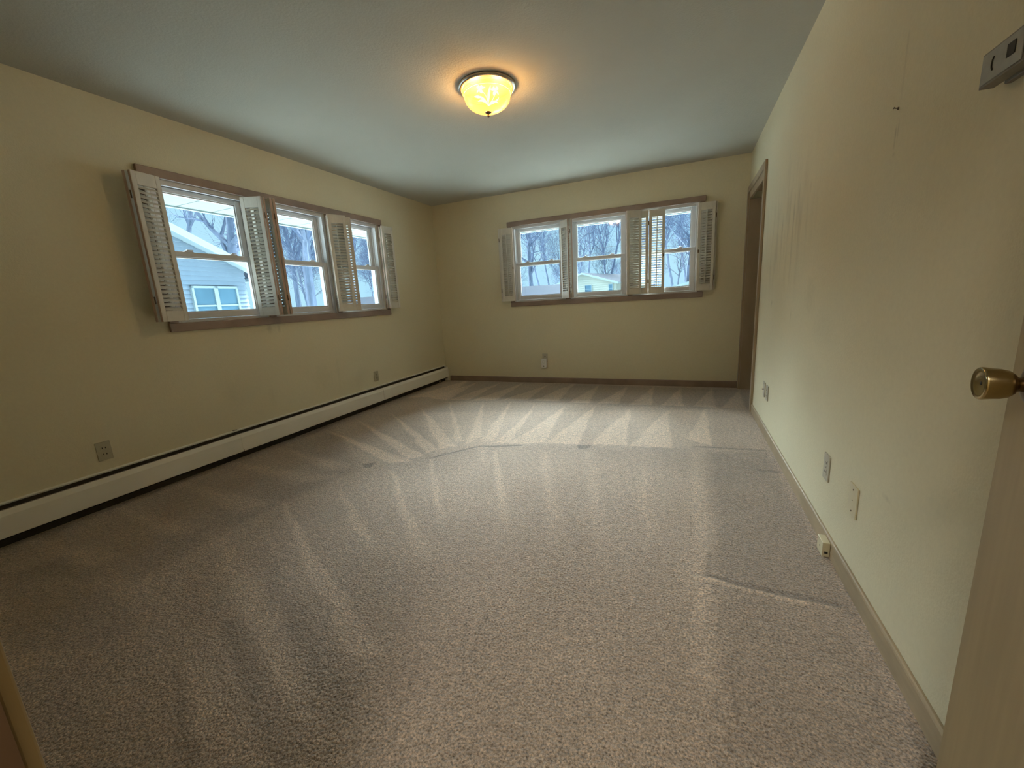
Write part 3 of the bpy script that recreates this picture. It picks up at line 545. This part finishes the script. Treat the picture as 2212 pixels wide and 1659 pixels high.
# ================================================================ ceiling light
LX, LY = 2.062, 2.640
cl = thing('ceiling_light', 'lit amber glass dome ceiling light etched with iris flowers', 'ceiling light', (LX, LY, H))
TC = Matrix.Translation((LX, LY, H)) @ Matrix.Rotation(PI, 4, 'X')                         # local z = down
b = MB(); b.lathe([(0.0, 0.0006), (0.176, 0.0006), (0.181, 0.004), (0.181, 0.012), (0.177, 0.018), (0.168, 0.021), (0.160, 0.020), (0.158, 0.012), (0.0, 0.012)], 72, TC); b.build('metal_pan', m_nickel, cl)
def glow(name, col, k, trans=0.0, grad=None):
    M = bpy.data.materials.new(name); M.use_nodes = True; nt = M.node_tree; nt.nodes.clear(); N = nt.nodes.new; K = nt.links.new
    o = N('ShaderNodeOutputMaterial'); e = N('ShaderNodeEmission'); e.inputs[0].default_value = (*col, 1); e.inputs[1].default_value = k
    tcn = N('ShaderNodeTexCoord'); nz = N('ShaderNodeTexNoise'); nz.inputs['Scale'].default_value = 9; K(tcn.outputs['Object'], nz.inputs['Vector'])
    mr = N('ShaderNodeMapRange'); mr.inputs[3].default_value = k * 0.8; mr.inputs[4].default_value = k * 1.2; K(nz.outputs[0], mr.inputs[0]); K(mr.outputs[0], e.inputs[1])
    g = N('ShaderNodeBsdfPrincipled'); g.inputs['Base Color'].default_value = (0.40, 0.25, 0.08, 1); g.inputs['Roughness'].default_value = 0.25
    a = N('ShaderNodeAddShader'); K(e.outputs[0], a.inputs[0]); K(g.outputs[0], a.inputs[1])
    if trans:
        t = N('ShaderNodeBsdfTransparent'); t.inputs[0].default_value = (1, 0.86, 0.62, 1); mx = N('ShaderNodeMixShader'); mx.inputs[0].default_value = trans
        K(a.outputs[0], mx.inputs[1]); K(t.outputs[0], mx.inputs[2]); K(mx.outputs[0], o.inputs[0])
    else: K(a.outputs[0], o.inputs[0])
    return M
m_dome = glow('amber_glass_lit', (1.0, 0.55, 0.10), 0.62, 0.28)
m_rim = glow('amber_glass_rim', (1.0, 0.42, 0.06), 0.55, 0.25)
m_iris = glow('etched_iris_lit', (1.0, 0.80, 0.45), 1.7, 0.1)
prof = [(0.152, 0.014), (0.152, 0.028), (0.157, 0.030), (0.159, 0.035), (0.157, 0.040), (0.151, 0.043), (0.149, 0.050)]
b = MB(); b.lathe(prof, 72, TC); rim = b.build('glass_rim', m_rim, cl)
def dome_r(z):  # radius of the bowl at depth z below the ceiling
    u = min(1.0, max(0.0, (z - 0.050) / 0.098)); return 0.146 * math.sqrt(max(0.0, 1 - u ** 2.3))
zs = [0.050 + 0.098 * (1 - math.cos(PI / 2 * i / 20)) if False else 0.050 + 0.098 * math.sin(PI / 2 * i / 20) for i in range(21)]
b = MB(); b.lathe([(dome_r(z), z) for z in zs], 72, TC); dome = b.build('glass_dome', m_dome, cl)
# etched iris: thin raised petals, stems and leaves lying on the bowl, facing the doorway
ang0 = math.atan2(-LY, CAM.x - LX)
def on_dome(s, zz, lift=0.0012):
    """s = sideways distance, zz = depth below the ceiling"""
    r = dome_r(zz) + lift; a = ang0 + 1.45 * s / max(r, 0.05); return Vector((LX + r * math.cos(a), LY + r * math.sin(a), H - zz - lift * 0.3))
def blade(mb, pts, wid):
    n = len(pts); vs = []; 
    for i, (s, z) in enumerate(pts):
        p, q = pts[max(i-1, 0)], pts[min(i+1, n-1)]; dx, dz = q[0]-p[0], q[1]-p[1]; l = math.hypot(dx, dz) or 1; w = wid[i] / 2
        vs += [on_dome(s - dz / l * w, z + dx / l * w), on_dome(s + dz / l * w, z - dx / l * w), on_dome(s, z, 0.0026)]
    fs = []
    for i in range(n - 1): a, c = 3*i, 3*i+3; fs += [(a, a+2, c+2, c), (a+2, a+1, c+1, c+2)]
    mb.add(vs, fs, True)
b = MB()
def curve(p0, p1, p2, n=9): return [((1-t)**2*p0[0] + 2*t*(1-t)*p1[0] + t*t*p2[0], (1-t)**2*p0[1] + 2*t*(1-t)*p1[1] + t*t*p2[1]) for t in np.linspace(0, 1, n)]
lens = lambda w, n=9: [max(0.0012, w * math.sin(PI * (i + 0.4) / n)) for i in range(n)]
base = (0.002, 0.139)
blade(b, curve(base, (0.004, 0.105), (0.016, 0.062)), lens(0.011))
blade(b, curve(base, (0.000, 0.110), (-0.018, 0.090)), [0.003] * 9)
blade(b, curve(base, (0.030, 0.118), (0.034, 0.096)), [0.003] * 9)
blade(b, curve(base, (-0.018, 0.115), (-0.042, 0.122)), lens(0.008)); blade(b, curve(base, (-0.02, 0.105), (-0.050, 0.104)), lens(0.008))
blade(b, curve((-0.030, 0.112), (-0.036, 0.106), (-0.060, 0.100)), lens(0.010)); blade(b, curve(base, (0.022, 0.120), (0.050, 0.128)), lens(0.007)); blade(b, curve(base, (0.045, 0.125), (0.052, 0.108)), lens(0.006))
for cx_, cz_, kx in ((-0.030, 0.074, 1), (0.036, 0.084, -1)):
    blade(b, curve((cx_, cz_), (cx_ - 0.012*kx, cz_ - 0.010), (cx_ - 0.004*kx, cz_ - 0.019)), lens(0.015)); blade(b, curve((cx_, cz_), (cx_ + 0.010*kx, cz_ - 0.008), (cx_ + 0.006*kx, cz_ - 0.017)), lens(0.013))
    blade(b, curve((cx_, cz_), (cx_ + 0.004*kx, cz_ + 0.012), (cx_ + 0.010*kx, cz_ + 0.022)), lens(0.014)); blade(b, curve((cx_, cz_), (cx_ + 0.014*kx, cz_ - 0.002), (cx_ + 0.024*kx, cz_ - 0.004)), lens(0.010)); blade(b, curve((cx_, cz_), (cx_ - 0.010*kx, cz_ + 0.008), (cx_ - 0.014*kx, cz_ + 0.016)), lens(0.009))
b.build('etched_iris', m_iris, dome, recalc=False)
b = MB(); b.lathe([(0.0, 0.1475), (0.020, 0.1475), (0.021, 0.150), (0.012, 0.156), (0.006, 0.158), (0.0055, 0.163), (0.008, 0.166), (0.0085, 0.171), (0.005, 0.1755), (0.0, 0.177)], 32, TC); b.build('finial', m_bronze, cl)
for s in (-1, 1):
    o = lamp('light_bulb', 'POINT', (0.060 * s, 0.02 * s, -0.078), LAMP_W, (1.0, 0.66, 0.32), shadow_soft_size=0.028); o.parent = cl
    
# ================================================================ outdoors
m_ground = mat('pale_winter_ground', (0.62, 0.64, 0.62), 0.95, noise=[(0.5, 0.10, (1, 1, 1)), (6, 0.08, (1, 1, 1))], spec=0.08)
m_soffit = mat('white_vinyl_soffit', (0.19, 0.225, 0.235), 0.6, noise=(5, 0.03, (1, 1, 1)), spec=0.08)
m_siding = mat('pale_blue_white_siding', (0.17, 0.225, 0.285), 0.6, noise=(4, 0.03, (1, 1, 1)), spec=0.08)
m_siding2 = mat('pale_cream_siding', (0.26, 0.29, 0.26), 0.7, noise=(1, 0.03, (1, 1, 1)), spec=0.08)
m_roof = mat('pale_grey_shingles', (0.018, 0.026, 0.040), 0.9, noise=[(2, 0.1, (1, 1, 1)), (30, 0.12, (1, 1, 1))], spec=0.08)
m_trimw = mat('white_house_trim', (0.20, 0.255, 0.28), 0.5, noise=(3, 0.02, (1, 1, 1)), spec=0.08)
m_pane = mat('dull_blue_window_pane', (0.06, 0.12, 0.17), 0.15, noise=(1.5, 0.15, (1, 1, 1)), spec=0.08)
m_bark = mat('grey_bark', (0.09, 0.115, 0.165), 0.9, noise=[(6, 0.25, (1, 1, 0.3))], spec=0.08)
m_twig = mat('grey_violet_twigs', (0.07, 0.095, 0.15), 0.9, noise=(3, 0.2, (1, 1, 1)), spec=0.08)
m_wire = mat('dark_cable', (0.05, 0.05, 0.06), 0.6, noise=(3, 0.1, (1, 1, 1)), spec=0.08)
GZ = -0.45
b = MB(); b.add([(-160, -60, GZ), (160, -60, GZ), (160, 200, GZ), (-160, 200, GZ)], [(0, 1, 2, 3)]); structure(b.build('ground', m_ground, recalc=False), 'pale winter ground outside the windows', 'ground')
# soffits of our own roof overhang (left and back)
sf = MB(); SZ = 2.078; SB = 2.057
y = -0.6
while y < D + 0.6:
    y2 = min(y + 0.30, D + 0.65); sf.box((-0.86, y + 0.006, SZ), (-0.15, y2 - 0.006, SZ + 0.02)); sf.box((-0.86, y2 - 0.006, SZ + 0.006), (-0.15, y2 + 0.006, SZ + 0.02)); y += 0.30
structure(sf.build('trim_6', m_soffit), 'white panelled eave soffit above the left windows', 'soffit')
sf = MB(); x = -0.15
while x < W + 1.0: sf.box((x + 0.006, D + 0.15, SB), (x + 0.294, D + 0.65, SB + 0.02)); sf.box((x - 0.006, D + 0.15, SB + 0.006), (x + 0.006, D + 0.65, SB + 0.02)); x += 0.30
structure(sf.build('trim_7', m_soffit), 'white panelled eave soffit above the far windows', 'soffit')
b = MB(); b.box((-0.90, -0.6, SZ - 0.012), (-0.86, D + 0.69, SZ + 0.16)); b.box((-0.86, D + 0.65, SB - 0.012), (W + 1.0, D + 0.69, SZ + 0.16)); structure(b.build('trim_8', m_trimw), 'white fascia board along the eaves', 'fascia')
b = MB(); b.box((-0.9, -1.5, H + 0.12), (W + 1.0, D + 0.69, H + 0.2)); structure(b.build('roof', m_roof), 'flat underside of the roof above the room', 'roof')

def house(label, org, ang, w, ln, eave_z, pitch, sid, wins, over=0.35, course=0.105, gz=GZ, side_wins=(), door_=None):
    """gable end along local x (0..w) at local y = 0, body runs to y = ln"""
    Tm = Matrix.Translation(org) @ Matrix.Rotation(ang, 4, 'Z'); h = thing('neighbour_house', label, 'house', tuple(org))
    apex = eave_z + w / 2 * pitch
    b = MB(); b.prism([(0.015, gz), (w - 0.015, gz), (w - 0.015, eave_z), (w / 2, apex - 0.01), (0.015, eave_z)], 1, 0.02, ln, Tm)
    z = gz
    while z < apex - 0.02:                                             # lapped siding courses on the gable end
        z2 = min(z + course, apex - 0.02); zc = (z + z2) / 2
        half = w / 2 if zc < eave_z else max(0.02, (apex - zc) / pitch); x0, x1 = w/2 - half, w/2 + half
        b.add([Tm @ Vector(p) for p in [(x0, -0.05, z), (x1, -0.05, z), (x1, 0.0, z2), (x0, 0.0, z2), (x0, 0.03, z), (x1, 0.03, z)]], [(0, 1, 2, 3), (0, 4, 5, 1), (0, 3, 4), (1, 5, 2)]); z += course
    b.build('siding_wall', sid, h)
    for s in (-1, 1):                                                  # two roof slopes with rake boards
        b = MB(); xe = w/2 + s * (w/2 + over); ze = apex - (w/2 + over) * pitch
        b.prism([(w/2, apex), (xe, ze), (xe, ze + 0.05), (w/2, apex + 0.06)], 1, -over, ln + over, Tm); b.build('roof_slope', m_roof, h)
        b = MB(); b.prism([(w/2, apex - 0.10), (xe, ze - 0.14), (xe, ze + 0.055), (w/2, apex + 0.065)], 1, -over - 0.03, -over, Tm); b.build('rake_board', m_trimw, h)
        b = MB(); b.prism([(w/2, apex - 0.005), (xe, ze - 0.005), (xe, ze - 0.02), (w/2, apex - 0.02)], 1, -over, 0.0, Tm); b.build('soffit', m_trimw, h)
        b = MB(); b.box((xe - 0.06 if s < 0 else xe, -over, ze - 0.10), (xe if s < 0 else xe + 0.06, ln + over, ze + 0.03), Tm); b.build('gutter', m_trimw, h)
    for (x0, x1, z0, z1) in wins:
        f = MB(); t = 0.055
        for p, q in [((x0, -0.095, z0), (x0 + t, 0.0, z1)), ((x1 - t, -0.095, z0), (x1, 0.0, z1)), ((x0, -0.095, z1 - t), (x1, 0.0, z1)), ((x0, -0.095, z0), (x1, 0.0, z0 + t)), ((x0 + t, -0.085, (z0+z1)/2 - 0.02), (x1 - t, -0.01, (z0+z1)/2 + 0.02))]: f.box(p, q, Tm)
        fr = f.build('window_frame', m_trimw, h); g = MB(); g.box((x0 + t, -0.062, z0 + t), (x1 - t, -0.056, z1 - t), Tm); g.build('window_pane', m_pane, fr)
    return h
# the gable end seen through the nearest left window
hx = Vector((-7.65, -0.25, 0))
# gable wall faces +x; local x runs towards +y (to the right of the picture)
house('pale blue-white sided house close beyond the left windows', hx, math.radians(96), 8.6, 9.0, 2.40, 0.42, m_siding,
      [(6.98, 7.62, 0.92, 1.93), (7.62, 8.26, 0.92, 1.93)], over=0.45, course=0.115)
house('small pale gabled house across the back yard behind the middle far window', Vector((-10.2, 45, 0)), math.radians(-14), 7.2, 11, 2.40, 0.30, m_siding2, [(3.75, 4.55, 1.35, 2.25), (1.7, 2.4, 1.35, 2.25), (6.4, 6.9, 1.3, 2.2)], over=0.4, course=0.22)
house('long low house with a wide pale roof behind the left far window', Vector((-22.5, 30.2, 0)), math.radians(-84), 9.0, 18.0, 0.42, 0.34, m_siding2, [], over=0.4, course=0.2)
house('low house roof at the right behind the right far window', Vector((2.3, 34.0, 0)), math.radians(4), 9.0, 13.0, 1.42, 0.23, m_siding2, [], over=0.4, course=0.2)

# ---- bare trees
def tree_meshes(seed, height, r0, lean, fork, depth, spread):
    rnd = random.Random(seed); tv, tf, bv, bf = [], [], [], []
    def seg_chain(pts, rad, V, F, n):
        o = len(V); 
        for i, p in enumerate(pts):
            t = (pts[min(i+1, len(pts)-1)] - pts[max(i-1, 0)]).normalized(); a = t.cross(Vector((0.3, 0.9, 0.2))).normalized(); c = t.cross(a)
            for q in range(n): an = 2*PI*q/n; V.append(p + (a*math.cos(an) + c*math.sin(an)) * rad[i])
        for i in range(len(pts) - 1):
            for q in range(n): w = (q+1) % n; F.append((o+i*n+q, o+i*n+w, o+(i+1)*n+w, o+(i+1)*n+q))
    def grow(p, d, length, r, lvl):
        n = 9 if lvl == 0 else (7 if lvl == 1 else 5 if lvl == 2 else 3); pts = [p.copy()]; rad = [r]; dirs = [d.copy()]; step = length / n; cur = p.copy(); dd = d.copy()
        wob = 0.10 if lvl == 0 else 0.32
        for i in range(n):
            dd = (dd + Vector((rnd.uniform(-1, 1), rnd.uniform(-1, 1), rnd.uniform(-0.6, 1.0) if lvl else 0.3)) * wob).normalized(); cur = cur + dd * step
            pts.append(cur.copy()); rad.append(max(r * (1 - 0.80 * (i+1) / n), 0.005 if lvl < 3 else 0.004)); dirs.append(dd.copy())
        if lvl <= 1: seg_chain(pts, rad, tv, tf, 7 if lvl == 0 else 5)
        else: seg_chain(pts, rad, bv, bf, 3)
        if lvl >= depth: return
        kids = [fork, 6, 5, 4, 3][lvl]
        for k in range(kids):
            u = rnd.uniform(0.34 if lvl == 0 else 0.22, 1.0); x = u * n; i = min(int(x), n - 1); q = pts[i].lerp(pts[i+1], x - i)
            base = dirs[min(i+1, n)]; ax = base.cross(Vector((rnd.uniform(-1, 1), rnd.uniform(-1, 1), rnd.uniform(-0.5, 0.5)))).normalized()
            nd = (base * math.cos(spread) + ax * math.sin(spread) * rnd.uniform(0.7, 1.3)); nd.z += 0.12; nd.normalize()
            grow(q, nd, length * (rnd.uniform(0.26, 0.42) * (1.25 - 0.5 * u) if lvl == 0 else rnd.uniform(0.42, 0.66)), rad[i] * rnd.uniform(0.5, 0.72), lvl + 1)
    grow(Vector((0, 0, -0.15)), Vector((lean, 0, 1)).normalized(), height, r0, 0)
    out = []
    for nme, V, F in (('trunk', tv, tf), ('branches', bv, bf)):
        me = bpy.data.meshes.new(nme); me.from_pydata([tuple(v) for v in V], [], F); me.materials.append(m_bark if nme == 'trunk' else m_twig); out.append(me)
    return out
def place_tree(ms, label, loc, rot, sc_, group):
    t = thing('bare_tree', label, 'tree', loc, group); t.rotation_euler = (0, 0, rot); t.scale = (sc_, sc_, sc_)
    for me_, nm_ in zip(ms, ('trunk', 'branches')):
        o = bpy.data.objects.new(nm_, me_); C.objects.link(o); o.parent = t
near = [tree_meshes(11, 12, 0.34, 0.05, 15, 4, 0.85), tree_meshes(23, 12, 0.30, -0.15, 15, 4, 0.75)]
far = [tree_meshes(5, 16, 0.24, 0.0, 15, 4, 0.70), tree_meshes(8, 17, 0.20, 0.06, 15, 4, 0.62), tree_meshes(17, 15, 0.26, -0.05, 15, 4, 0.80)]
low = [tree_meshes(31, 7.5, 0.10, 0.1, 16, 4, 0.7), tree_meshes(37, 6.5, 0.09, -0.1, 16, 4, 0.8)]
place_tree(near[0], 'large bare tree rising behind the gable seen in the nearest left window', (-20.5, 15.8, GZ), 0.4, 1.0, None)
place_tree(near[1], 'thick forked bare tree filling the middle left window', (-14.0, 15.6, GZ), 2.1, 0.95, None)
place_tree(near[0], 'bare tree with a low branch in the left window nearest the corner', (-16.0, 20.8, GZ), 3.3, 0.95, None)
rt = random.Random(2)
for k, (x, y) in enumerate([(-31, 19), (-36, 29), (-27, 25.5), (-33, 39), (-44, 24), (-25, 35), (-30, 50), (-42, 47)]):
    place_tree(far[k % 3], 'bare leafless tree in the row beyond the left windows', (x, y, GZ), rt.uniform(0, 6.28), rt.uniform(0.8, 1.05), 'distant bare trees beyond the left windows')
for k in range(8):
    place_tree(low[k % 2], 'small bare tree of the thicket beyond the left windows', (-21 - 2.5 * (k % 3) - k * 0.5, 21.5 + k * 3.0, GZ), rt.uniform(0, 6.28), rt.uniform(0.9, 1.2), 'thicket beyond the left windows')
for k in range(18):
    row = k % 3; x = -33 + (k // 3) * 6.6 + rt.uniform(-1, 1) + row * 2.2; y = [58, 66, 75][row] + rt.uniform(-1.5, 1.5)
    place_tree(far[(k * 2 + row) % 3], 'bare leafless tree in the woods beyond the back yard', (x, y, GZ), rt.uniform(0, 6.28), rt.uniform(0.8, 1.1), 'woods beyond the far windows')
for k in range(14):
    place_tree(low[k % 2], 'small bare tree of the thicket at the edge of the woods', (-31 + k * 3.3 + rt.uniform(-0.6, 0.6), 51 + (k % 2) * 30 + rt.uniform(-1, 1), GZ), rt.uniform(0, 6.28), rt.uniform(0.9, 1.25), 'thicket beyond the far windows')
place_tree(near[1], 'bare spreading tree nearest behind the right far window', (3.6, 42.0, GZ), 1.2, 0.9, None)
place_tree(near[0], 'slender bare tree nearest behind the left far window', (-9.5, 36.0, GZ), 4.2, 0.85, None)
for z, zz, nm_ in ((5.45, 5.35, 'upper thin power cable crossing behind the far windows'), (4.95, 4.88, 'lower thin power cable crossing behind the far windows')):
    b = MB(); b.tube([(-45 + 8 * i, 40, z - 0.5 * math.sin(PI * i / 10) + 0.5) for i in range(11)], 0.012, 5); tag(b.build('power_cable', m_wire), nm_, 'cable')
